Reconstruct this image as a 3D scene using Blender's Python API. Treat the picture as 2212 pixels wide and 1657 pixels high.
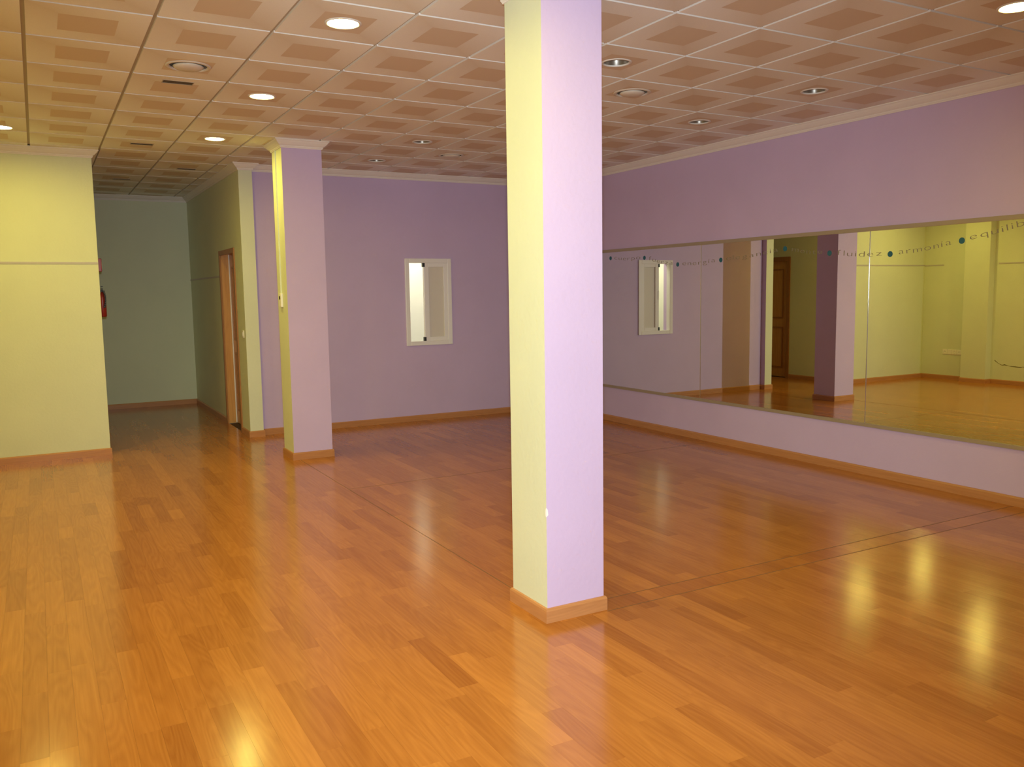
import bpy, math, random
from mathutils import Vector, Matrix

# ------------------------------------------------------------------ reset
for o in list(bpy.data.objects):
    bpy.data.objects.remove(o, do_unlink=True)
scene = bpy.context.scene
COL = scene.collection
random.seed(7)

# ------------------------------------------------------------------ camera (solved from the ceiling grid, 0.6 m rows)
CAM_H = 1.5145
F_PX, YAW, PITCH, ROLL = 1836.3, 0.5067, -0.107, -0.0152
cy, sy, cp, sp = math.cos(YAW), math.sin(YAW), math.cos(PITCH), math.sin(PITCH)
fwd = Vector((sy * cp, cy * cp, sp))
rgt = Vector((cy, -sy, 0))
upv = rgt.cross(fwd)
c_, s_ = math.cos(ROLL), math.sin(ROLL)
r2 = c_ * rgt + s_ * upv
u2 = -s_ * rgt + c_ * upv
cam_data = bpy.data.cameras.new('camera')
cam = bpy.data.objects.new('camera', cam_data)
COL.objects.link(cam)
cam_data.sensor_fit = 'HORIZONTAL'
cam_data.sensor_width = 36.0
cam_data.lens = 36.0 * F_PX / 2212.0
cam_data.clip_start = 0.05
rot = Matrix((r2, u2, -fwd)).transposed().to_4x4()
cam.matrix_world = Matrix.Translation((0, 0, CAM_H)) @ rot
scene.camera = cam

# ------------------------------------------------------------------ world, flash, exposure
world = bpy.data.worlds.new('world')
scene.world = world
world.use_nodes = True
world.node_tree.nodes['Background'].inputs[0].default_value = (0.02, 0.022, 0.03, 1)
world.node_tree.nodes['Background'].inputs[1].default_value = 0.2

# the camera's own pop-up flash, just above the lens (its glints and hard shadows show in the mirror)
FLASH_W = 750.0
fl = bpy.data.lights.new('camera_flash', 'SPOT')
fl.energy = FLASH_W
fl.color = (0.80, 0.92, 1.0)
fl.shadow_soft_size = 0.02
fl.spot_size = math.radians(87)
fl.spot_blend = 1.0
flo = bpy.data.objects.new('camera_flash', fl)
COL.objects.link(flo)
flo.matrix_world = Matrix.Translation(Vector((0, 0, CAM_H)) + u2 * 0.09 + fwd * 0.03) @ rot

LAMP_L = 212.0
LAMP_COL = (1.0, 0.85, 0.18)

vs = scene.view_settings
vs.view_transform = 'Standard'
vs.look = 'None'
vs.gamma = 1.0
vs.use_curve_mapping = False
vs.exposure = 0.0
scene.cycles.sample_clamp_indirect = 60.0   # keep the lamps' double reflections (floor + mirror)

# ------------------------------------------------------------------ dimensions (metres)
ZC = 2.897
XM, YF, YL, XL, YC, XR, PX, PY = 5.791, 9.367, 9.042, 0.538, 12.759, 1.924, 2.065, 9.285
XW, YB = -1.27, -2.535
GX0, GSX, GY0, GSY = -0.5411, 0.5732, 4.6652, 0.6
PIL = (-1.13, 7.86, 8.26)            # pilaster front x, y0, y1
C1 = (1.960, 3.228, 0.314, 0.321)    # columns: x, y, width, depth
C2 = (1.989, 7.751, 0.365, 0.342)
BB = 0.068
CR = 0.071
D1 = (9.66, 10.53, 2.045)            # door openings incl. casing: y0, y1, top
D2 = (10.235, 11.12, 2.035)
WIN = (3.785, 4.379, 0.901, 1.925)

# ------------------------------------------------------------------ materials
def nodes(name):
    m = bpy.data.materials.new(name)
    m.use_nodes = True
    nt = m.node_tree
    return m, nt, nt.nodes, nt.links, nt.nodes['Principled BSDF']

def plain(name, col, rough=0.6, metal=0.0, bump=0.0, bscale=60.0, var=0.0, vscale=2.0, spec=0.5):
    m, nt, N, L, b = nodes(name)
    b.inputs['Base Color'].default_value = (*col, 1)
    b.inputs['Roughness'].default_value = rough
    b.inputs['Metallic'].default_value = metal
    b.inputs['Specular IOR Level'].default_value = spec
    if bump or var:
        g = N.new('ShaderNodeNewGeometry')
    if bump:
        n = N.new('ShaderNodeTexNoise')
        n.inputs['Scale'].default_value = bscale
        n.inputs['Detail'].default_value = 3
        L.new(g.outputs['Position'], n.inputs['Vector'])
        bp = N.new('ShaderNodeBump')
        bp.inputs['Strength'].default_value = bump
        bp.inputs['Distance'].default_value = 0.004
        L.new(n.outputs['Fac'], bp.inputs['Height'])
        L.new(bp.outputs['Normal'], b.inputs['Normal'])
    if var:
        n2 = N.new('ShaderNodeTexNoise')
        n2.inputs['Scale'].default_value = vscale
        n2.inputs['Detail'].default_value = 4
        L.new(g.outputs['Position'], n2.inputs['Vector'])
        mr = N.new('ShaderNodeMapRange')
        mr.inputs['From Min'].default_value = 0.3
        mr.inputs['From Max'].default_value = 0.7
        mr.inputs['To Min'].default_value = 1 - var
        mr.inputs['To Max'].default_value = 1 + var
        L.new(n2.outputs['Fac'], mr.inputs['Value'])
        mx = N.new('ShaderNodeVectorMath')
        mx.operation = 'SCALE'
        mx.inputs[0].default_value = col
        L.new(mr.outputs['Result'], mx.inputs['Scale'])
        L.new(mx.outputs['Vector'], b.inputs['Base Color'])
    return m

def emit(name, col, strength):
    m, nt, N, L, b = nodes(name)
    b.inputs['Base Color'].default_value = (*col, 1)
    b.inputs['Emission Color'].default_value = (*col, 1)
    b.inputs['Emission Strength'].default_value = strength
    return m

def wood(name, c0, c1, axis, rough=0.4, scale=1.0, tone=False, bump=0.0):
    """straight-grained wood: noise stretched along one world axis; tone = per-piece attribute shifts it"""
    m, nt, N, L, b = nodes(name)
    g = N.new('ShaderNodeNewGeometry')
    mp = N.new('ShaderNodeMapping')
    s = [95.0 * scale] * 3
    s[axis] = 2.6 * scale
    mp.inputs['Scale'].default_value = s
    L.new(g.outputs['Position'], mp.inputs['Vector'])
    mp2 = N.new('ShaderNodeMapping')
    s2 = [11.0 * scale] * 3
    s2[axis] = 1.1 * scale
    mp2.inputs['Scale'].default_value = s2
    L.new(g.outputs['Position'], mp2.inputs['Vector'])
    vec, vec2 = mp.outputs['Vector'], mp2.outputs['Vector']
    if tone:
        at = N.new('ShaderNodeAttribute')
        at.attribute_name = 'tone'
        off = N.new('ShaderNodeVectorMath')
        off.operation = 'SCALE'
        off.inputs[0].default_value = (37.0, 53.0, 19.0)
        L.new(at.outputs['Fac'], off.inputs['Scale'])
        outs = []
        for q in (vec, vec2):
            ad = N.new('ShaderNodeVectorMath')
            L.new(q, ad.inputs[0])
            L.new(off.outputs['Vector'], ad.inputs[1])
            outs.append(ad.outputs['Vector'])
        vec, vec2 = outs
    def madd(a, k, c):
        n_ = N.new('ShaderNodeMath')
        n_.operation = 'MULTIPLY_ADD'
        L.new(a, n_.inputs[0])
        n_.inputs[1].default_value = k
        if isinstance(c, float): n_.inputs[2].default_value = c
        else: L.new(c, n_.inputs[2])
        return n_.outputs[0]
    n = N.new('ShaderNodeTexNoise')
    n.inputs['Scale'].default_value = 1.0
    n.inputs['Detail'].default_value = 4
    n.inputs['Roughness'].default_value = 0.6
    L.new(vec, n.inputs['Vector'])
    # arched "cathedral" figure: contour lines of a slow noise
    nb = N.new('ShaderNodeTexNoise')
    nb.inputs['Scale'].default_value = 1.0
    nb.inputs['Detail'].default_value = 1
    L.new(vec2, nb.inputs['Vector'])
    pp = N.new('ShaderNodeMath')
    pp.operation = 'PINGPONG'
    L.new(madd(nb.outputs['Fac'], 11.0, 0.0), pp.inputs[0])
    pp.inputs[1].default_value = 0.5
    fac = madd(n.outputs['Fac'], 0.42, 0.24)
    fac = madd(pp.outputs[0], 0.26, fac)
    fac = madd(nb.outputs['Fac'], 0.12, fac)
    if tone:
        fac = madd(at.outputs['Fac'], 0.40, fac)
        fac = madd(fac, 1.0, -0.20)
    cr = N.new('ShaderNodeValToRGB')
    cr.color_ramp.elements[0].position = 0.25
    cr.color_ramp.elements[0].color = (*c0, 1)
    cr.color_ramp.elements[1].position = 0.9
    cr.color_ramp.elements[1].color = (*c1, 1)
    L.new(fac, cr.inputs['Fac'])
    L.new(cr.outputs['Color'], b.inputs['Base Color'])
    b.inputs['Roughness'].default_value = rough
    return m

def tile_mat():
    """printed ceiling tile: brown centre square, frame shading from light to brown along one diagonal"""
    m, nt, N, L, b = nodes('ceiling_tile_print')
    at = N.new('ShaderNodeUVMap')
    sx = N.new('ShaderNodeSeparateXYZ')
    L.new(at.outputs['UV'], sx.inputs[0])
    def math_(op, a, bb=None, clamp=False):
        n = N.new('ShaderNodeMath')
        n.operation = op
        n.use_clamp = clamp
        for i, v in enumerate((a, bb)):
            if v is None:
                continue
            if isinstance(v, (int, float)):
                n.inputs[i].default_value = v
            else:
                L.new(v, n.inputs[i])
        return n.outputs[0]
    u, v = sx.outputs['X'], sx.outputs['Y']
    au = math_('ABSOLUTE', math_('SUBTRACT', u, 0.5))
    av = math_('ABSOLUTE', math_('SUBTRACT', v, 0.5))
    inside = math_('LESS_THAN', math_('MAXIMUM', au, av), 0.235)
    g = math_('ABSOLUTE', math_('SUBTRACT', u, v))
    g = math_('POWER', g, 0.75)
    geo = N.new('ShaderNodeNewGeometry')
    n1 = N.new('ShaderNodeTexNoise')
    n1.inputs['Scale'].default_value = 260
    n1.inputs['Detail'].default_value = 2
    L.new(geo.outputs['Position'], n1.inputs['Vector'])
    g = math_('ADD', g, math_('MULTIPLY', math_('SUBTRACT', n1.outputs['Fac'], 0.5), 0.5), True)
    mixA = N.new('ShaderNodeMix')
    mixA.data_type = 'RGBA'
    mixA.inputs['A'].default_value = (0.77, 0.69, 0.59, 1)
    mixA.inputs['B'].default_value = (0.94, 0.92, 0.88, 1)
    L.new(g, mixA.inputs['Factor'])
    mixB = N.new('ShaderNodeMix')
    mixB.data_type = 'RGBA'
    L.new(inside, mixB.inputs['Factor'])
    L.new(mixA.outputs['Result'], mixB.inputs['A'])
    mixB.inputs['B'].default_value = (0.71, 0.575, 0.44, 1)
    L.new(mixB.outputs['Result'], b.inputs['Base Color'])
    b.inputs['Roughness'].default_value = 0.8
    bp = N.new('ShaderNodeBump')
    bp.inputs['Strength'].default_value = 0.15
    bp.inputs['Distance'].default_value = 0.002
    L.new(n1.outputs['Fac'], bp.inputs['Height'])
    L.new(bp.outputs['Normal'], b.inputs['Normal'])
    return m

M = {}
M['lime'] = plain('lime_wall_paint', (0.73, 0.76, 0.55), 0.62, bump=0.25, bscale=45, var=0.025)
M['lilac'] = plain('lilac_wall_paint', (0.63, 0.485, 0.72), 0.62, bump=0.25, bscale=45, var=0.025)
M['white_trim'] = plain('white_moulding', (0.86, 0.80, 0.74), 0.5)
M['skirt_x'] = wood('skirting_wood_x', (0.42, 0.17, 0.06), (0.62, 0.29, 0.11), 0, 0.35)
M['skirt_y'] = wood('skirting_wood_y', (0.42, 0.17, 0.06), (0.62, 0.29, 0.11), 1, 0.35)
M['floor'] = wood('laminate_floor', (0.33, 0.105, 0.015), (0.57, 0.222, 0.042), 1, 0.18, tone=True)
M['floor_x'] = wood('laminate_floor_band', (0.33, 0.102, 0.014), (0.57, 0.215, 0.040), 1, 0.19, tone=True)
M['subfloor'] = plain('subfloor', (0.08, 0.04, 0.02), 0.8)
M['seam'] = plain('floor_joint', (0.19, 0.10, 0.04), 0.6)
M['tile'] = tile_mat()
M['grid'] = plain('ceiling_grid', (0.46, 0.38, 0.28), 0.6)
M['tile_edge'] = plain('ceiling_tile_edge', (0.90, 0.84, 0.78), 0.7)
M['door'] = wood('door_oak', (0.50, 0.21, 0.045), (0.80, 0.43, 0.13), 2, 0.35)
M['door_dark'] = wood('door_casing_oak', (0.28, 0.10, 0.025), (0.50, 0.22, 0.06), 2, 0.35)
M['mirror'] = plain('mirror_silver', (0.80, 0.81, 0.74), 0.0, 1.0)
M['mirror_edge'] = plain('mirror_bevelled_edge', (0.80, 0.82, 0.78), 0.12, 1.0)
M['mframe'] = plain('mirror_frame_bronze', (0.42, 0.34, 0.24), 0.4, 0.25)
M['letter'] = plain('lettering_vinyl', (0.27, 0.23, 0.15), 0.5)
M['dot'] = plain('teal_vinyl', (0.015, 0.13, 0.17), 0.4)
M['pvc'] = plain('white_pvc', (0.90, 0.86, 0.82), 0.3)
M['pane'] = plain('frosted_pane', (0.76, 0.70, 0.60), 0.35)
M['black'] = plain('black_plastic', (0.02, 0.02, 0.02), 0.5)
M['well'] = plain('light_well_plaster', (0.84, 0.85, 0.72), 0.8)
M['lamp_on'] = emit('lamp_glass_lit', LAMP_COL, LAMP_L)
M['reflector'] = plain('lamp_reflector', (0.30, 0.26, 0.22), 0.35, 0.7)
M['bulb'] = plain('lamp_bulb', (0.85, 0.85, 0.85), 0.1)
M['bezel'] = plain('lamp_bezel_white', (0.82, 0.78, 0.72), 0.4)
M['vent_shade'] = plain('vent_shade', (0.10, 0.075, 0.05), 0.8)  # dark colour standing in for shade inside the vents
M['vent'] = plain('vent_enamel', (0.72, 0.64, 0.54), 0.45)
M['strip'] = plain('wall_strip_plastic', (0.55, 0.50, 0.50), 0.5)
M['plate'] = plain('socket_plastic', (0.92, 0.87, 0.76), 0.35)
M['red'] = plain('fire_red_shaded', (0.26, 0.015, 0.012), 0.35)  # red darkened to carry the flash shadow on the extinguisher
M['chip'] = plain('bare_plaster', (0.90, 0.88, 0.84), 0.9)
M['chrome'] = plain('steel', (0.7, 0.68, 0.64), 0.25, 1.0)
M['crack'] = plain('plaster_crack', (0.16, 0.13, 0.05), 0.9)

# ------------------------------------------------------------------ mesh helpers
def mesh(name, verts, faces, mats, fm=None, smooth=False):
    me = bpy.data.meshes.new(name)
    me.from_pydata([tuple(v) for v in verts], [], faces)
    for m in (mats if isinstance(mats, (list, tuple)) else [mats]):
        me.materials.append(M[m])
    if fm:
        me.polygons.foreach_set('material_index', fm)
    if smooth:
        me.polygons.foreach_set('use_smooth', [True] * len(me.polygons))
    me.update()
    return me

def obj(name, me, parent=None, loc=None):
    o = bpy.data.objects.new(name, me)
    COL.objects.link(o)
    if loc is not None:
        o.location = loc
    if parent is not None:
        o.parent = parent
    return o

def empty(name, loc=(0, 0, 0)):
    o = bpy.data.objects.new(name, None)
    o.empty_display_size = 0.05
    COL.objects.link(o)
    o.location = loc
    return o

def tag(o, label=None, cat=None, group=None, kind=None):
    if label: o['label'] = label
    if cat: o['category'] = cat
    if group: o['group'] = group
    if kind: o['kind'] = kind
    return o

class MB:
    def __init__(s):
        s.v, s.f, s.m = [], [], []
    def box(s, x0, x1, y0, y1, z0, z1, mi=0, fmi=None):
        """fmi: dict face->material index, faces -x +x -y +y -z +z"""
        b = len(s.v)
        s.v += [(x0, y0, z0), (x1, y0, z0), (x1, y1, z0), (x0, y1, z0), (x0, y0, z1), (x1, y0, z1), (x1, y1, z1), (x0, y1, z1)]
        for k, q in (('-z', (3, 2, 1, 0)), ('+z', (4, 5, 6, 7)), ('-y', (0, 1, 5, 4)), ('+x', (1, 2, 6, 5)), ('+y', (2, 3, 7, 6)), ('-x', (3, 0, 4, 7))):
            s.f.append(tuple(b + i for i in q))
            s.m.append((fmi or {}).get(k, mi))
        return s
    def lathe(s, prof, n=32, c=(0, 0, 0), mi=0, axis='z', cap=False):
        b = len(s.v)
        for (r, h) in prof:
            for i in range(n):
                a = 2 * math.pi * i / n
                p = (r * math.cos(a), r * math.sin(a), h)
                if axis == 'x': p = (h, r * math.cos(a), r * math.sin(a))
                if axis == 'y': p = (r * math.cos(a), h, r * math.sin(a))
                s.v.append((p[0] + c[0], p[1] + c[1], p[2] + c[2]))
        for k in range(len(prof) - 1):
            for i in range(n):
                j = (i + 1) % n
                s.f.append((b + k * n + i, b + k * n + j, b + (k + 1) * n + j, b + (k + 1) * n + i))
                s.m.append(mi)
        if cap:
            for k in (0, len(prof) - 1):
                s.f.append(tuple(b + k * n + i for i in range(n)))
                s.m.append(mi)
        return s
    def build(s, name, mats, parent=None, loc=None, smooth=False, bevel=0.0):
        o = obj(name, mesh(name, s.v, s.f, mats, s.m, smooth), parent, loc)
        if bevel:
            md = o.modifiers.new('bevel', 'BEVEL')
            md.width = bevel
            md.segments = 2
            md.limit_method = 'ANGLE'
        return o

def struct(o):
    o['kind'] = 'structure'
    return o

# ------------------------------------------------------------------ walls
T = 0.12
struct(MB().box(XM, XM + T, YB - T, YF + 0.15, -0.02, 3.0).build('wall_right', 'lilac'))
b = MB()
wx0, wx1, wz0, wz1 = WIN[0] + 0.03, WIN[1] - 0.03, WIN[2] + 0.03, WIN[3] - 0.03
b.box(PX, wx0, YF, YF + 0.15, -0.02, 3.0).box(wx1, XM, YF, YF + 0.15, -0.02, 3.0)
b.box(wx0, wx1, YF, YF + 0.15, -0.02, wz0).box(wx0, wx1, YF, YF + 0.15, wz1, 3.0)
struct(b.build('wall_far', 'lilac'))
b = MB()
d0, d1, dz = D1[0] + 0.03, D1[1] - 0.03, D1[2] - 0.03
b.box(XR, PX, PY, d0, -0.02, 3.0, 0, {'+x': 1}).box(XR, PX, d1, YC, -0.02, 3.0).box(XR, PX, d0, d1, dz, 3.0)
struct(b.build('wall_corridor_right', ['lime', 'lilac']))
struct(MB().box(XL - T, PX, YC, YC + T, -0.02, 3.0).build('wall_corridor_end', 'lime'))
b = MB()
e0, e1, ez = D2[0] + 0.03, D2[1] - 0.03, D2[2] - 0.03
b.box(XL - T, XL, YL, e0, -0.02, 3.0).box(XL - T, XL, e1, YC, -0.02, 3.0).box(XL - T, XL, e0, e1, ez, 3.0)
struct(b.build('wall_corridor_left', 'lime'))
struct(MB().box(XW - T, XL - T, YL, YL + T, -0.02, 3.0).build('wall_left_return', 'lime'))
wl = struct(MB().box(XW - T, XW, YB - T, YL, -0.02, 3.0).box(XW, PIL[0], PIL[1], PIL[2], -0.02, 3.0).build('wall_left', 'lime'))
struct(MB().box(XW, XM, YB - T, YB, -0.02, 3.0).build('wall_back', 'lime'))

# hairline crack in the plaster of the left wall (seen in the mirror)
pts = [(7.80, 0.36), (7.74, 0.315), (7.68, 0.29), (7.64, 0.30), (7.58, 0.285), (7.48, 0.28), (7.40, 0.275), (7.36, 0.285), (7.30, 0.265), (7.1, 0.27)]
v, f = [], []
for i, (y, z) in enumerate(pts):
    w = 0.002 + 0.006 * (0.5 + 0.5 * math.sin(i * 2.3 + 1.5))
    v += [(XW + 0.001, y, z - w), (XW + 0.001, y, z + w)]
    if i:
        f.append((2 * i - 2, 2 * i - 1, 2 * i + 1, 2 * i))
obj('plaster_crack', mesh('plaster_crack', v, f, 'crack'), wl)

# ------------------------------------------------------------------ mitred sweeps for skirting and cornice
def sweep(path, prof, closed=False):
    """path: xy points, interior on the left. yields (verts, faces) per edge with mitred ends"""
    n = len(path)
    def nrm(a, b_):
        d = Vector((b_[0] - a[0], b_[1] - a[1])).normalized()
        return Vector((-d.y, d.x))
    offs = []
    for i in range(n):
        prv = nrm(path[i - 1], path[i]) if (i > 0 or closed) else None
        nxt = nrm(path[i], path[(i + 1) % n]) if (i < n - 1 or closed) else None
        if prv is None: o = nxt
        elif nxt is None: o = prv
        else:
            o = prv + nxt
            o = o / max(0.2, o.dot(prv))
        offs.append(o)
    out = []
    for i in range(n if closed else n - 1):
        j = (i + 1) % n
        v, f, k = [], [], len(prof)
        for p in (i, j):
            for (d, z) in prof:
                v.append((path[p][0] + offs[p].x * d, path[p][1] + offs[p].y * d, z))
        for q in range(k):
            q2 = (q + 1) % k
            f.append((q, k + q, k + q2, q2))
        f += [tuple(range(k)), tuple(range(2 * k - 1, k - 1, -1))]
        out.append((v, f))
    return out

skirt = [(0, 0), (0.013, 0), (0.013, BB - 0.012), (0.009, BB - 0.002), (0.006, BB), (0, BB)]
crown = [(0, ZC), (0.062, ZC), (0.062, ZC - 0.008), (0.055, ZC - 0.012), (0.044, ZC - 0.026), (0.028, ZC - 0.042),
         (0.014, ZC - 0.052), (0.014, ZC - 0.058), (0.008, ZC - 0.066), (0.008, ZC - CR), (0, ZC - CR)]
outline = [(XM, YB), (XM, YF), (PX, YF), (PX, PY), (XR, PY), (XR, YC), (XL, YC), (XL, YL), (XW, YL),
           (XW, PIL[2]), (PIL[0], PIL[2]), (PIL[0], PIL[1]), (XW, PIL[1]), (XW, YB)]
en = ['right', 'far', 'pillar_side', 'pillar_end', 'corridor_right', 'corridor_end', 'corridor_left', 'left_return', 'left_beyond',
      'pilaster_beyond', 'pilaster', 'pilaster_near', 'left', 'back']
for k, (v, f) in enumerate(sweep(outline, crown, True)):
    struct(obj('trim_%d' % (k + 1), mesh('cornice_' + en[k], v, f, 'white_trim')))
# skirting: same outline cut at the two doors
sk = [(XM, YB), (XM, YF), (PX, YF), (PX, PY), (XR, PY), (XR, D1[0]), (XR, D1[1]), (XR, YC), (XL, YC), (XL, D2[1]), (XL, D2[0]), (XL, YL), (XW, YL),
      (XW, PIL[2]), (PIL[0], PIL[2]), (PIL[0], PIL[1]), (XW, PIL[1]), (XW, YB)]
sn = ['right', 'far', 'pillar_side', 'pillar_end', 'corridor_right', None, 'corridor_right_beyond', 'corridor_end', 'corridor_left_beyond', None,
      'corridor_left', 'left_return', 'left_beyond', 'pilaster_beyond', 'pilaster', 'pilaster_near', 'left', 'back']
for k, (v, f) in enumerate(sweep(sk, skirt, True)):
    if sn[k]:
        a, c = sk[k], sk[(k + 1) % len(sk)]
        mt = 'skirt_x' if abs(a[0] - c[0]) > abs(a[1] - c[1]) else 'skirt_y'
        struct(obj('baseboard_' + sn[k], mesh('baseboard_' + sn[k], v, f, mt)))

# ------------------------------------------------------------------ floor: slab + laminate strips
floor = struct(MB().box(XW - T, XM + T, YB - T, YC + T, -0.06, -0.0035).build('floor', 'subfloor'))
SW, GAP = 0.0865, 0.0002
BAND = (3.20, 3.335, 2.04)
def inside(x, y):
    if y > YL: return XL - 0.05 < x < XR + 0.2 or (x > PX - .2 and y < YF + .1)
    return XW - .1 < x < XM + .1
def px(x, y, z=0.0):
    p = Vector((x, y, z - CAM_H))
    d = p.dot(fwd)
    if d < 0.2: return None
    return 1106 + F_PX * p.dot(r2) / d, 828.5 - F_PX * p.dot(u2) / d, d
pieces = []
nc = int((XM - XW) / SW) + 1
rnd = random.Random(11)
for c in range(nc):
    x0 = XW + c * SW
    x1 = min(x0 + SW, XM)
    xm_ = (x0 + x1) / 2
    yend = YC if XL < xm_ < XR else (YF if xm_ > PX - 0.02 else (PY if xm_ > XR else YL))
    y = YB - rnd.random() * 0.7
    while y < yend:
        ln = rnd.choice((0.3, 0.42, 0.55, 0.7, 0.8, 0.85, 0.9)) * rnd.uniform(0.92, 1.08)
        a, e = max(y, YB), min(y + ln, yend)
        y += ln
        if e - a < 0.002: continue
        t = min(1, max(0, rnd.gauss(0.5, 0.24)))
        if xm_ > BAND[2]:
            for (p, q) in ((a, min(e, BAND[0])), (max(a, BAND[1]), e)):
                if q - p > 0.001: pieces.append((x0, x1, p, q, t, 0))
            if a <= BAND[0] < e:
                pieces.append((x0, x1, BAND[0], BAND[1], min(1, max(0, rnd.gauss(0.35, 0.2))), 1))
        else:
            pieces.append((x0, x1, a, e, t, 0))
def score(p):
    q = px((p[0] + p[1]) / 2, (p[2] + p[3]) / 2)
    if q is None or not (-40 < q[0] < 2252 and 0 < q[1] < 1700): return 0
    return (p[1] - p[0]) * (p[3] - p[2]) / q[2] ** 3
pieces.sort(key=score, reverse=True)
def plank_geo(p, org):
    x0, x1, y0, y1 = p[0] + GAP, p[1] - GAP, p[2] + GAP, p[3] - GAP
    t = [rnd.uniform(-0.00003, 0.00003) for _ in range(4)]
    ox, oy = org
    v = [(x0 - ox, y0 - oy, -0.004), (x1 - ox, y0 - oy, -0.004), (x1 - ox, y1 - oy, -0.004), (x0 - ox, y1 - oy, -0.004),
         (x0 - ox, y0 - oy, t[0]), (x1 - ox, y0 - oy, t[1]), (x1 - ox, y1 - oy, t[2]), (x0 - ox, y1 - oy, t[0] + t[2] - t[1])]
    f = [(4, 5, 6, 7), (0, 1, 5, 4), (1, 2, 6, 5), (2, 3, 7, 6), (3, 0, 4, 7)]
    return v, f
def settone(me, vals):
    at = me.attributes.new('tone', 'FLOAT', 'FACE')
    at.data.foreach_set('value', vals)
for p in pieces[:300]:
    org = ((p[0] + p[1]) / 2, (p[2] + p[3]) / 2)
    v, f = plank_geo(p, org)
    me = mesh('floor_plank', v, f, 'floor_x' if p[5] else 'floor')
    settone(me, [p[4]] * 5)
    obj('floor_plank', me, floor, (org[0], org[1], 0))
V, Fc, tones, fm = [], [], [], []
for p in pieces[300:]:
    v, f = plank_geo(p, (0, 0))
    k = len(V)
    V += v
    Fc += [tuple(k + i for i in q) for q in f]
    tones += [p[4]] * 5
    fm += [p[5]] * 5
me = mesh('distant_planks', V, Fc, ['floor', 'floor_x'], fm)
settone(me, tones)
tag(obj('distant_planks', me, floor), kind='stuff')
for nm, bx in (('near', (C1[0] + C1[2], XM, BAND[0] - 0.002, BAND[0] + 0.002)), ('far', (C1[0] + C1[2], XM, BAND[1] - 0.002, BAND[1] + 0.002)),
               ('side', (2.039, 2.043, C1[1] + C1[3], C2[1])), ('end', (2.044, XM, 6.336, 6.340))):
    MB().box(bx[0], bx[1], bx[2], bx[3], -0.003, 0.0006).build('floor_joint', 'seam', floor)

# ------------------------------------------------------------------ ceiling: slab, tiles, grid bars
ceiling = struct(MB().box(XW - T, XM + T, YB - T, YC + T, ZC + 0.12, ZC + 0.18).build('ceiling', 'grid'))
HOLES = {}   # (i,j) -> (x, y, r)
def cell(x, y):
    return math.floor((x - GX0) / GSX), math.floor((y - GY0) / GSY)
def cell_c(x, y):
    i, j = cell(x, y)
    return GX0 + (i + 0.5) * GSX, GY0 + (j + 0.5) * GSY

R_LAMP, R_VENT = 0.088, 0.125
def snap(ps):
    return [cell_c(*p) for p in ps]
LIT = [(1.445, 4.331), (1.46, 6.168), (1.475, 8.035), (-0.160, 8.12), (4.385, 2.63)]
LIT_UNSEEN = [(1.45, 2.5), (1.45, 0.65), (-0.17, 6.35), (-0.17, 4.5), (-0.17, 2.65), (-0.17, 0.8)]  # unseen lamps assumed to continue the rows, added for their light
OFF = [(3.168, 4.325), (4.969, 4.418), (4.955, 5.58), (3.185, 7.301), (3.208, 8.567)]
VENTS = [(0.878, 5.593), (3.783, 4.963), (3.778, 7.895)]
LIT, LIT_UNSEEN, OFF, VENTS = snap(LIT[:3]) + LIT[3:], snap(LIT_UNSEEN), snap(OFF), snap(VENTS)
for (x, y) in LIT + LIT_UNSEEN + OFF:
    HOLES[cell(x, y)] = (x, y, R_LAMP - 0.006)
for (x, y) in VENTS:
    HOLES[cell(x, y)] = (x, y, R_VENT - 0.012)
HW = 0.010      # half joint width
def tile_mesh(w, d, uv0, uv1, hole=None):
    """tile centred on its origin, face at z=0, going up 14 mm; optional round hole (x,y,r)"""
    hx, hy, t = w / 2, d / 2, 0.014
    v, f = [], []
    if hole is None:
        v = [(-hx, -hy, 0), (hx, -hy, 0), (hx, hy, 0), (-hx, hy, 0), (-hx, -hy, t), (hx, -hy, t), (hx, hy, t), (-hx, hy, t)]
        f = [(3, 2, 1, 0), (0, 1, 5, 4), (1, 2, 6, 5), (2, 3, 7, 6), (3, 0, 4, 7)]
    else:
        cx, cy_, r = hole
        angs = [(2 * math.pi * i / 32 + 0.05, None) for i in range(32)]
        for qx, qy in ((hx, hy), (-hx, hy), (-hx, -hy), (hx, -hy)):
            angs.append((math.atan2(qy - cy_, qx - cx) % (2 * math.pi), (qx, qy)))
        angs.sort(key=lambda t_: t_[0])
        n = len(angs)
        for a, corner in angs:
            ca, sa = math.cos(a), math.sin(a)
            k = 1e9
            if abs(ca) > 1e-9: k = min(k, ((hx - cx) if ca > 0 else (-hx - cx)) / ca)
            if abs(sa) > 1e-9: k = min(k, ((hy - cy_) if sa > 0 else (-hy - cy_)) / sa)
            ox, oy = corner if corner else (cx + k * ca, cy_ + k * sa)
            v += [(cx + r * ca, cy_ + r * sa, 0), (ox, oy, 0), (cx + r * ca, cy_ + r * sa, t), (ox, oy, t)]
        for i in range(n):
            a, c = 4 * i, 4 * ((i + 1) % n)
            f += [(a, c, c + 1, a + 1), (a + 1, c + 1, c + 3, a + 3), (c, a, a + 2, c + 2)]
    me = mesh('ceiling_tile', v, f, ['tile', 'tile_edge'], [0 if all(v[q][2] == 0 for q in fc) else 1 for fc in f])
    uvl = me.uv_layers.new(name='UVMap')
    for lp in me.loops:
        co = me.vertices[lp.vertex_index].co
        uvl.data[lp.index].uv = (uv0[0] + (co.x + hx) / w * (uv1[0] - uv0[0]), uv0[1] + (co.y + hy) / d * (uv1[1] - uv0[1]))
    return me
cache = {}
i0, j0 = cell(XW, YB)
i1, j1 = cell(XM - 1e-4, YC - 1e-4)
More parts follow.
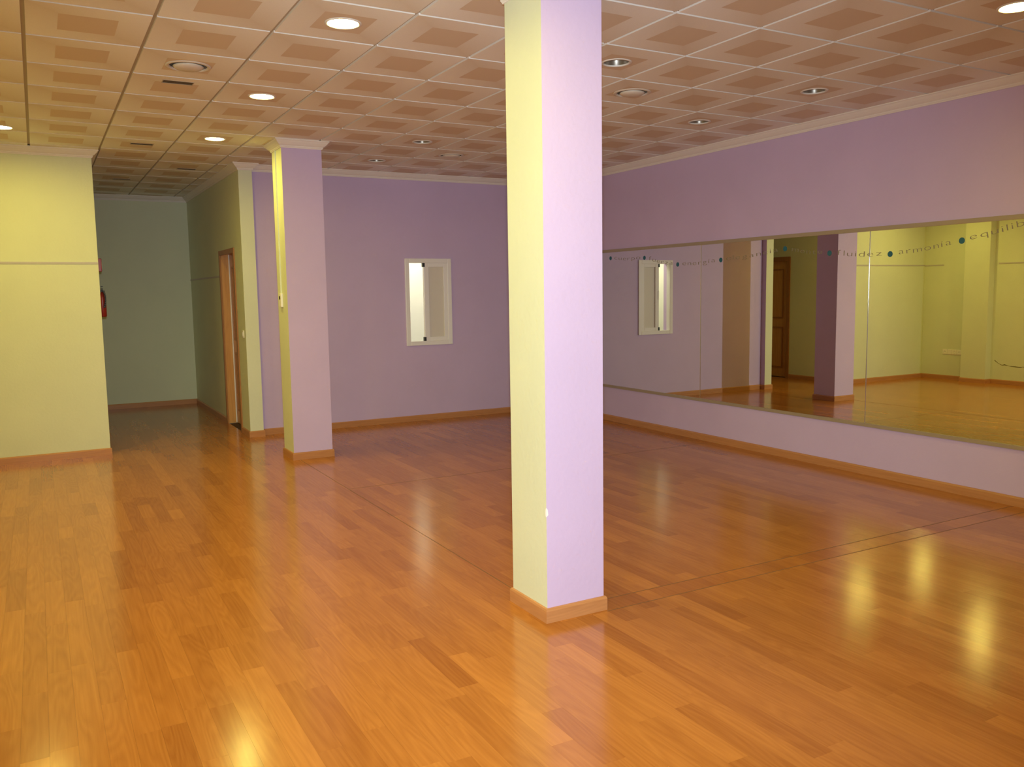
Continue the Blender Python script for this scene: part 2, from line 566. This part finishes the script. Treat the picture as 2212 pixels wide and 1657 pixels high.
for i in range(i0, i1 + 1):
    for j in range(j0, j1 + 1):
        x0, x1 = GX0 + i * GSX, GX0 + (i + 1) * GSX
        y0, y1 = GY0 + j * GSY, GY0 + (j + 1) * GSY
        xa, xb = max(x0, XW), min(x1, XM)
        ya, yb = max(y0, YB), min(y1, YC)
        # what part of the cell lies over the rooms
        if ya > YF - 0.05:
            xa, xb = max(xa, XL), min(xb, XR)
        elif yb > YF:
            if xa > PX - 0.05: yb = YF
            elif xb < XL: yb = min(yb, YL)
        if xb < XL + 0.02 and yb > YL: yb = min(yb, YL)
        if xb - xa < 0.05 or yb - ya < 0.05: continue
        ax, bx = xa + HW, xb - HW
        ay, by = ya + HW, yb - HW
        uv0 = ((ax - x0) / GSX, (ay - y0) / GSY)
        uv1 = ((bx - x0) / GSX, (by - y0) / GSY)
        cx, cy_ = (ax + bx) / 2, (ay + by) / 2
        h = HOLES.get((i, j))
        if h:
            me = tile_mesh(bx - ax, by - ay, uv0, uv1, (h[0] - cx, h[1] - cy_, h[2]))
        else:
            key = tuple(round(q, 4) for q in (bx - ax, by - ay, *uv0))
            if key not in cache:
                cache[key] = tile_mesh(bx - ax, by - ay, uv0, uv1)
            me = cache[key]
        obj('ceiling_tile', me, ceiling, (cx, cy_, ZC))
for i in range(i0 + 1, i1 + 1):
    x = GX0 + i * GSX
    ye = YC if XL < x < XR else (YF if x > PX else YL)
    MB().box(x - 0.016, x + 0.016, YB, ye, ZC + 0.012, ZC + 0.04).build('grid_bar', 'grid', ceiling)
for j in range(j0 + 1, j1 + 1):
    y = GY0 + j * GSY
    xa, xe = (XW, XM) if y < YL else ((XL, XM) if y < YF else (XL, XR))
    MB().box(xa, xe, y - 0.016, y + 0.016, ZC + 0.0125, ZC + 0.04).build('grid_bar', 'grid', ceiling)

# ------------------------------------------------------------------ downlights
def lampmeshes():
    ring = MB().lathe([(R_LAMP - 0.010, 0.006), (R_LAMP - 0.010, -0.002), (R_LAMP - 0.006, -0.005), (R_LAMP + 0.004, -0.004), (R_LAMP + 0.007, 0.0), (R_LAMP - 0.006, 0.006)], 40)
    bez = mesh('bezel', ring.v, ring.f, 'bezel', ring.m, True)
    glass = MB().lathe([(0.0005, -0.001), (0.05, -0.0005), (R_LAMP - 0.0105, 0.004)], 40)
    gl = mesh('lit_glass', glass.v, glass.f, 'lamp_on', glass.m)
    cup = MB().lathe([(R_LAMP - 0.0105, 0.004), (R_LAMP - 0.014, 0.03), (R_LAMP - 0.026, 0.065), (R_LAMP - 0.05, 0.085), (0.0005, 0.09)], 40)
    cu = mesh('reflector', cup.v, cup.f, 'reflector', cup.m, True)
    bl = MB().lathe([(0.0005, 0.02), (0.018, 0.024), (0.028, 0.036), (0.028, 0.05), (0.016, 0.088)], 20)
    bu = mesh('bulb', bl.v, bl.f, 'bulb', bl.m, True)
    return bez, gl, cu, bu
BEZ, GLASS, CUP, BULB = lampmeshes()
def downlight(x, y, lit, label, group):
    r = empty('downlight', (x, y, ZC))
    tag(r, label, 'ceiling light', group)
    obj('bezel', BEZ, r)
    if lit:
        obj('lit_glass', GLASS, r)
    else:
        obj('reflector', CUP, r)
        obj('bulb', BULB, r)
    return r
LL = ['lit round downlight nearest the camera, upper left of the front column',
      'lit round downlight between the round louvred diffuser and the front column, middle of its row',
      'lit round downlight just left of the far column capital, farthest of its row',
      'lit round downlight cut by the left edge of the photo above the yellow wall',
      'lit round downlight in the top right corner above the mirror wall']
for (x, y), l in zip(LIT, LL):
    downlight(x, y, True, l, 'lit downlights')
for (x, y) in LIT_UNSEEN:
    downlight(x, y, True, 'unseen lit round downlight added over the near part of the room, outside the frame', 'unseen added downlights outside the frame')
OL = ['switched off downlight touching the right edge of the front column',
      'switched off downlight nearest to the mirror wall cornice',
      'switched off downlight farther back by the mirror wall, right of the front column',
      'switched off downlight over the purple area, nearest of the two between the columns',
      'switched off downlight farthest back in front of the purple window wall']
for (x, y), l in zip(OFF, OL):
    downlight(x, y, False, l, 'switched off downlights')

# ------------------------------------------------------------------ round air diffusers
def diffuser(x, y, label):
    r = empty('air_diffuser', (x, y, ZC))
    tag(r, label, 'air vent', 'round ceiling air diffusers')
    MB().lathe([(R_VENT - 0.016, 0.01), (R_VENT - 0.016, -0.003), (R_VENT - 0.008, -0.007), (R_VENT + 0.004, -0.005), (R_VENT + 0.008, 0.0), (R_VENT - 0.012, 0.008)], 48).build('flange', 'vent', r, smooth=True)
    MB().lathe([(R_VENT - 0.016, 0.006), (R_VENT - 0.018, 0.06), (0.0005, 0.062)], 48).build('throat', 'vent_shade', r)
    MB().lathe([(0.0005, -0.024), (0.045, -0.022), (0.075, -0.015), (0.088, -0.004), (0.086, 0.0), (0.03, 0.004), (0.03, 0.06)], 48).build('core_disc', 'vent', r, smooth=True)
    fin = MB().box(0.080, R_VENT - 0.017, -0.0012, 0.0012, 0.003, 0.02)
    me = mesh('fin', fin.v, fin.f, 'vent_shade', fin.m)  # fins coloured dark so the gap around the core reads as shaded
    for k in range(24):
        o = obj('fin', me, r)
        o.rotation_euler = (0.5, 0, 2 * math.pi * k / 24)
diffuser(*VENTS[0], 'round louvred air diffuser in the ceiling at left, above the slot vent')
diffuser(*VENTS[1], 'round louvred air diffuser right of the front column, below the unlit downlight')
diffuser(*VENTS[2], 'round louvred air diffuser left of the front column near the window wall')

# narrow slot vents
def slot(x, y, label, L=0.19):
    r = empty('slot_vent', (x, y, ZC))
    tag(r, label, 'air vent', 'narrow ceiling slot vents')
    b = MB()
    b.box(-L / 2, L / 2, -0.042, -0.037, -0.003, 0.0).box(-L / 2, L / 2, 0.037, 0.042, -0.003, 0.0)
    b.box(-L / 2, -L / 2 + 0.005, -0.037, 0.037, -0.003, 0.0).box(L / 2 - 0.005, L / 2, -0.037, 0.037, -0.003, 0.0)
    b.build('rim', 'grid', r)
    MB().box(-L / 2 + 0.005, L / 2 - 0.005, -0.037, 0.037, -0.001, 0.0).build('slot', 'vent_shade', r)  # flat dark sheet in place of a shaded recess
    MB().box(-L / 2 + 0.005, L / 2 - 0.005, -0.002, 0.002, -0.0025, -0.001).build('blade', 'vent_shade', r)
slot(0.892, 6.0, 'narrow dark slot vent beside the left round diffuser')
slot(0.925, 8.495, 'narrow dark slot vent in front of the corridor mouth')
slot(1.516, 9.936, 'narrow dark slot vent over the corridor door')
slot(0.964, 11.063, 'narrow dark slot vent deepest in the corridor ceiling')

# ------------------------------------------------------------------ columns
def column(c, label, chip=False):
    x, y, w, d = c
    r = empty('column', (x + w / 2, y + d / 2, 0))
    tag(r, label, 'column', 'square painted columns')
    hx, hy = w / 2, d / 2
    b = MB().box(-hx, hx, -hy, hy, 0, ZC, 1, {'-x': 0})
    sh = b.build('shaft', ['lime', 'lilac'], r)
    path = [(-hx, -hy), (-hx, hy), (hx, hy), (hx, -hy)]      # interior of the room on the left = outside of the column
    nm = ['left', 'back', 'right', 'front']
    for k, (v, f) in enumerate(sweep(path, skirt, True)):
        obj('skirting', mesh('skirting', v, f, 'skirt_y' if k % 2 == 0 else 'skirt_x'), r)
    for k, (v, f) in enumerate(sweep(path, crown, True)):
        obj('capital_moulding', mesh('capital_moulding', v, f, 'white_trim'), r)
    if chip:
        b = MB()
        b.v = [(-hx - 0.0015, -hy + 0.006, 0.50), (-hx - 0.0015, -hy + 0.010, 0.515), (-hx - 0.0015, -hy + 0.004, 0.535), (-hx - 0.0015, -hy - 0.0015, 0.54),
               (-hx - 0.0015, -hy - 0.0015, 0.495), (-hx + 0.009, -hy - 0.0015, 0.505), (-hx + 0.006, -hy - 0.0015, 0.53)]
        b.f = [(3, 2, 1, 0, 4), (3, 4, 5, 6)]
        b.m = [0, 0]
        b.build('paint_chip', 'chip', sh)
    return r
column(C1, 'large square column in the foreground, pale lime left face and lilac front', True)
column(C2, 'square column farther back, bright yellow left face and mauve front')

# thermostat with cable duct on the far column
r = empty('thermostat', (C2[0], 7.95, 1.41))
tag(r, 'small cream thermostat box with cable duct on the yellow column face', 'thermostat')
MB().box(-0.020, 0, -0.04, 0.04, 0, 0.125).build('housing', 'plate', r, bevel=0.004)
MB().box(-0.0215, -0.020, -0.02, 0.02, 0.07, 0.10).build('display', 'black', r)
MB().box(-0.012, 0, -0.008, 0.008, 0.125, ZC - CR - 1.41).build('cable_duct', 'lime', r)

# ------------------------------------------------------------------ mirror on the right wall
MZ0, MZ1, ME0, ME1 = 0.393, 1.982, 0.62, 8.42
mir = empty('wall_mirror', (XM, (ME0 + ME1) / 2, MZ0))
tag(mir, 'long wall mirror of butted panels with bronze rails and lettering on the lilac wall', 'mirror')
OY = (ME0 + ME1) / 2
edges = [ME0, 2.60, 4.56, 6.52, ME1]
for a, c in zip(edges[:-1], edges[1:]):
    w = c - a - 0.003
    p = MB().box(-0.006, 0, -w / 2, w / 2, 0.0, MZ1 - MZ0 - 0.03).build('mirror_panel', ['mirror', 'mirror_edge'], mir, (0, (a + c) / 2 - OY, 0.015))
    md = p.modifiers.new('edge', 'BEVEL')
    md.width = 0.0055
    md.segments = 4
    md.material = 1
    md.limit_method = 'ANGLE'
LM = ME1 - ME0
MB().box(-0.016, 0, -LM / 2, LM / 2, MZ1 - MZ0 - 0.032, MZ1 - MZ0).build('top_rail', 'mframe', mir)
MB().box(-0.016, 0, -LM / 2, LM / 2, 0, 0.028).build('bottom_rail', 'mframe', mir)
MB().box(-0.016, 0, -0.015, 0.015, 0.028, MZ1 - MZ0 - 0.032).build('end_rail', 'mframe', mir, (0, LM / 2 - 0.015, 0))
DOTS = [(8.048, 1.884), (7.425, 1.863), (6.874, 1.772), (6.242, 1.793), (5.435, 1.858), (4.951, 1.797), (4.373, 1.763), (3.791, 1.831)]
dm = MB().lathe([(0.0005, -0.0008), (0.0225, -0.0008), (0.0225, 0)], 24, axis='x')
dme = mesh('dot', dm.v, dm.f, 'dot', dm.m)
for (y, z) in DOTS:
    obj('dot', dme, mir, (-0.0062, y - OY, z - MZ0))
WORDS = ['cuerpo', 'fuerza', 'energ\u00eda', 'elegancia', 'mente', 'fluidez', 'armon\u00eda', 'equilibrio']
ends = DOTS + [(3.10, 1.985)]
glyphs = {}
def glyph(ch):
    if ch not in glyphs:
        cu = bpy.data.curves.new('letter', 'FONT')
        cu.body = ch
        cu.size = 0.062
        cu.extrude = 0.0003
        cu.offset = -0.0011
        to = bpy.data.objects.new('tmp', cu)
        COL.objects.link(to)
        bpy.context.view_layer.update()
        me = bpy.data.meshes.new_from_object(to.evaluated_get(bpy.context.evaluated_depsgraph_get()))
        bpy.data.objects.remove(to, do_unlink=True)
        xs = [v.co.x for v in me.vertices]
        glyphs[ch] = (me, min(xs), max(xs) - min(xs))
    return glyphs[ch]
for k, wd in enumerate(WORDS):
    (ya, za), (yb, zb) = ends[k], ends[k + 1]
    sp = 0.011
    total = sum(glyph(ch)[2] for ch in wd) + sp * (len(wd) - 1)
    want = (ya - yb) - 0.15 if k < 7 else 0.58
    st = want / total
    ang = math.atan2(zb - za, ya - yb)
    cur = -want / 2
    for ch in wd:
        src, mn, gw = glyph(ch)
        me = src.copy()
        cx = cur + gw * st / 2
        for v in me.vertices:
            x, yy = (v.co.x - mn - gw / 2) * st, v.co.y
            x2, y2 = x * math.cos(ang) - yy * math.sin(ang), x * math.sin(ang) + yy * math.cos(ang)
            v.co = (-v.co.z - 0.0006, -x2, y2)       # text x -> -Y, text y -> +Z, facing -X
        me.materials.clear()
        me.materials.append(M['letter'])
        oz = cx * math.sin(ang) + 0.012 * (2 * cx / want) ** 2 - 0.024
        obj('letter', me, mir, (-0.006, (ya + yb) / 2 - OY - cx * math.cos(ang), (za + zb) / 2 - MZ0 + oz))
        cur += (gw + sp) * st

# ------------------------------------------------------------------ window on the far wall
w0, w1, z0, z1 = WIN
win = struct(empty('window_1', ((w0 + w1) / 2, YF, z0)))
def wbox(name, x0, x1, y0, y1, za, zb, mat, bev=0.003):
    return MB().box(x0 - (w0 + w1) / 2, x1 - (w0 + w1) / 2, y0, y1, za - z0, zb - z0).build(name, mat, win, bevel=bev)
fb = MB()
FWD = 0.052
for (xa, xb, za, zb) in ((w0, w0 + FWD, z0, z1), (w1 - FWD, w1, z0, z1), (w0 + FWD, w1 - FWD, z0, z0 + FWD), (w0 + FWD, w1 - FWD, z1 - FWD, z1)):
    fb.box(xa - (w0 + w1) / 2, xb - (w0 + w1) / 2, -0.018, 0.06, za - z0, zb - z0)
fb.build('window_frame', 'pvc', win, bevel=0.004)
sx0, sx1, sz0, sz1 = 4.025, w1 - FWD + 0.004, z0 + FWD - 0.004, z1 - FWD + 0.004
sb = MB()
for (xa, xb, za, zb) in ((sx0, sx0 + 0.062, sz0, sz1), (sx1 - 0.052, sx1, sz0, sz1), (sx0 + 0.062, sx1 - 0.052, sz0, sz0 + 0.05), (sx0 + 0.062, sx1 - 0.052, sz1 - 0.05, sz1)):
    sb.box(xa - (w0 + w1) / 2, xb - (w0 + w1) / 2, -0.008, 0.03, za - z0, zb - z0)
sash = sb.build('sash', 'pvc', win, bevel=0.003)
MB().box(sx0 + 0.06 - (w0 + w1) / 2, sx1 - 0.05 - (w0 + w1) / 2, 0.008, 0.014, sz0 + 0.045 - z0, sz1 - 0.045 - z0).build('pane', 'pane', sash)
for za in (sz0 + 0.0, sz1 - 0.05):
    MB().box(sx0 - 0.012 - (w0 + w1) / 2, sx0 + 0.012 - (w0 + w1) / 2, -0.012, 0.028, za - z0, za + 0.05 - z0).build('roller', 'black', sash)
MB().box(sx0 + 0.004 - (w0 + w1) / 2, sx0 + 0.016 - (w0 + w1) / 2, -0.014, -0.008, 0.48, 0.60).build('latch', 'pvc', sash)
# light well behind the open half
b = MB()
b.box(3.3, 4.9, 10.45, 10.5, 0.4, 2.6).box(3.25, 3.3, YF + 0.15, 10.5, 0.4, 2.6).box(4.9, 4.95, YF + 0.15, 10.5, 0.4, 2.6)
b.box(3.3, 4.9, YF + 0.15, 10.45, 0.35, 0.4).box(3.3, 4.9, YF + 0.15, 10.45, 2.6, 2.65)
struct(b.build('wall_light_well', 'well'))
wl_d = bpy.data.lights.new('light_well_lamp', 'POINT')
wl_d.energy = 20.0
wl_d.color = (1.0, 0.97, 0.80)
wl_d.shadow_soft_size = 0.08
wlo = bpy.data.objects.new('light_well_lamp', wl_d)
COL.objects.link(wlo)
wlo.location = (4.1, 10.0, 2.35)

# ------------------------------------------------------------------ doors
def door(name, xf, sgn, D, back, ajar_strip=False, dep=0.04, cw=0.07):
    """xf: wall face, sgn: direction into the corridor (+1/-1 along x)"""
    y0, y1, zt = D
    r = struct(empty(name, (xf, (y0 + y1) / 2, 0)))
    h = (y1 - y0) / 2
    def bx(nm, xa, xb, ya, yb, za, zb, mat, par=r, bev=0.002):
        xa, xb = sorted((xa * sgn, xb * sgn))
        return MB().box(xa, xb, ya, yb, za, zb).build(nm, mat, par, bevel=bev)
    bx('door_casing', -0.0, 0.014, -h, -h + cw, 0, zt, 'door_dark')
    bx('door_casing', -0.0, 0.014, h - cw, h, 0, zt, 'door_dark')
    bx('door_casing', -0.0, 0.014, -h + cw, h - cw, zt - cw, zt, 'door_dark')
    bx('door_jamb', -0.14, 0.0, -h + 0.031, -h + cw - 0.015, 0, zt - 0.031, 'door')
    bx('door_jamb', -0.14, 0.0, h - cw + 0.015, h - 0.031, 0, zt - 0.031, 'door')
    bx('door_jamb', -0.14, 0.0, -h + cw - 0.015, h - cw + 0.015, zt - cw + 0.015, zt - 0.031, 'door')
    ya, yb, zb = -h + cw - 0.012, h - cw + 0.012, zt - cw + 0.012
    leaf = bx('door_leaf', -dep - 0.035, -dep, ya, yb, 0.006, zb, 'door')
    for (pa, pb) in ((0.16, 0.86), (1.0, zb - 0.14)):
        # raised moulding frame and panel
        for (a, c, d, e) in ((ya + .12, ya + .145, pa, pb), (yb - .145, yb - .12, pa, pb)):
            bx('panel_moulding', -dep, -dep + 0.010, a, c, d, e, 'door_dark', leaf)
        for (d, e) in ((pa, pa + .025), (pb - .025, pb)):
            bx('panel_moulding', -dep, -dep + 0.010, ya + .145, yb - .145, d, e, 'door_dark', leaf)
    ky = yb - 0.07 if back else ya + 0.07
    o = MB().lathe([(0.0005, 0.05), (0.018, 0.048), (0.026, 0.035), (0.018, 0.02), (0.010, 0.014), (0.010, 0.004), (0.026, 0.003), (0.026, 0.0)], 20, axis='x').build('door_knob', 'chrome', leaf, smooth=True)
    o.location = (-dep * sgn, ky, 1.02)
    if sgn < 0: o.rotation_euler = (0, 0, math.pi)
    if ajar_strip:
        bx('weather_strip', -dep + 0.001, -dep + 0.013, h - cw - 0.004, h - cw + 0.014, 0.01, zb, 'pvc')
    return r
door('door_1', XR, -1, D1, False, True, 0.10, 0.055)
door('door_2', XL, 1, D2, True)

# ------------------------------------------------------------------ small fittings
def strip(name, x0, x1, y0, y1, z, label):
    o = MB().box(x0, x1, y0, y1, z - 0.009, z + 0.009).build(name, 'strip')
    return struct(o)
strip('trim_15', XW + 0.006, XL - 0.005, YL - 0.006, YL, 1.850, '')
strip('trim_16', XW, XW + 0.006, 8.70, YL, 1.845, '')
strip('trim_17', XW, XW + 0.006, 5.2, 7.80, 1.840, '')
strip('trim_18', XR - 0.006, XR, D1[1] + 0.01, YC, 1.752, '')

r = empty('light_switch', (XR, 9.40, 1.07))
tag(r, 'cream light switch on the green corridor wall beside the door', 'switch')
MB().box(-0.009, 0, -0.04, 0.04, 0, 0.08).build('plate', 'plate', r, bevel=0.003)
MB().box(-0.013, -0.009, -0.022, 0.022, 0.018, 0.062).build('rocker', 'pvc', r, bevel=0.002)

r = empty('socket_strip', (XW, 8.50, 0.41))
tag(r, 'row of cream wall sockets seen in the mirror beside the pilaster', 'socket')
for k in range(4):
    yy = -0.123 + k * 0.082
    p = MB().box(0, 0.010, yy - 0.04, yy + 0.04, 0, 0.08).build('socket_plate', 'plate', r, bevel=0.003)
    if k != 2:
        MB().lathe([(0.0005, 0.0105), (0.017, 0.0105), (0.019, 0.0125), (0.021, 0.0105)], 20, (0, yy, 0.04), axis='x').build('socket_ring', 'plate', p, smooth=True)
        for q in (-0.008, 0.008):
            MB().lathe([(0.0005, 0.0112), (0.003, 0.0112), (0.003, 0.0105)], 8, (0, yy + q, 0.04), axis='x').build('pin_hole', 'black', p)

r = empty('fire_alarm', (XL, 9.30, 1.775))
tag(r, 'red fire alarm box just behind the edge of the yellow wall', 'alarm')
MB().box(0, 0.042, -0.06, 0.06, 0, 0.125).build('housing', 'red', r, bevel=0.005)
MB().box(0.042, 0.044, -0.035, 0.035, 0.03, 0.095).build('call_plate', 'pvc', r)

# extinguisher hung on the corridor's left wall
r = empty('fire_extinguisher', (XL + 0.040, 9.45, 1.33))
tag(r, 'red fire extinguisher, shade darkened into its colour, hanging on the corridor wall behind the yellow wall edge', 'extinguisher')
MB().lathe([(0.0005, 0), (0.028, 0.002), (0.033, 0.010), (0.033, 0.19), (0.027, 0.215), (0.014, 0.235), (0.011, 0.25), (0.0005, 0.25)], 28).build('cylinder', 'red', r, smooth=True)
MB().box(-0.012, 0.012, -0.014, 0.014, 0.25, 0.272).build('valve', 'black', r)
MB().box(-0.007, 0.007, -0.07, 0.018, 0.274, 0.284).box(-0.007, 0.007, -0.065, 0.018, 0.296, 0.306).build('handle', 'black', r)
h = MB()
pr = None
for k in range(9):
    a = k / 8
    c = (0.012 + 0.014 * math.sin(a * math.pi), -0.03 - 0.02 * math.sin(a * math.pi), 0.262 - 0.17 * a)
    if pr:
        h.box(min(pr[0], c[0]) - 0.006, max(pr[0], c[0]) + 0.006, min(pr[1], c[1]) - 0.006, max(pr[1], c[1]) + 0.006, c[2], pr[2])
    pr = c
h.build('hose', 'black', r, bevel=0.003)
MB().box(-0.040, -0.032, -0.02, 0.02, 0.11, 0.17).build('wall_bracket', 'black', r)
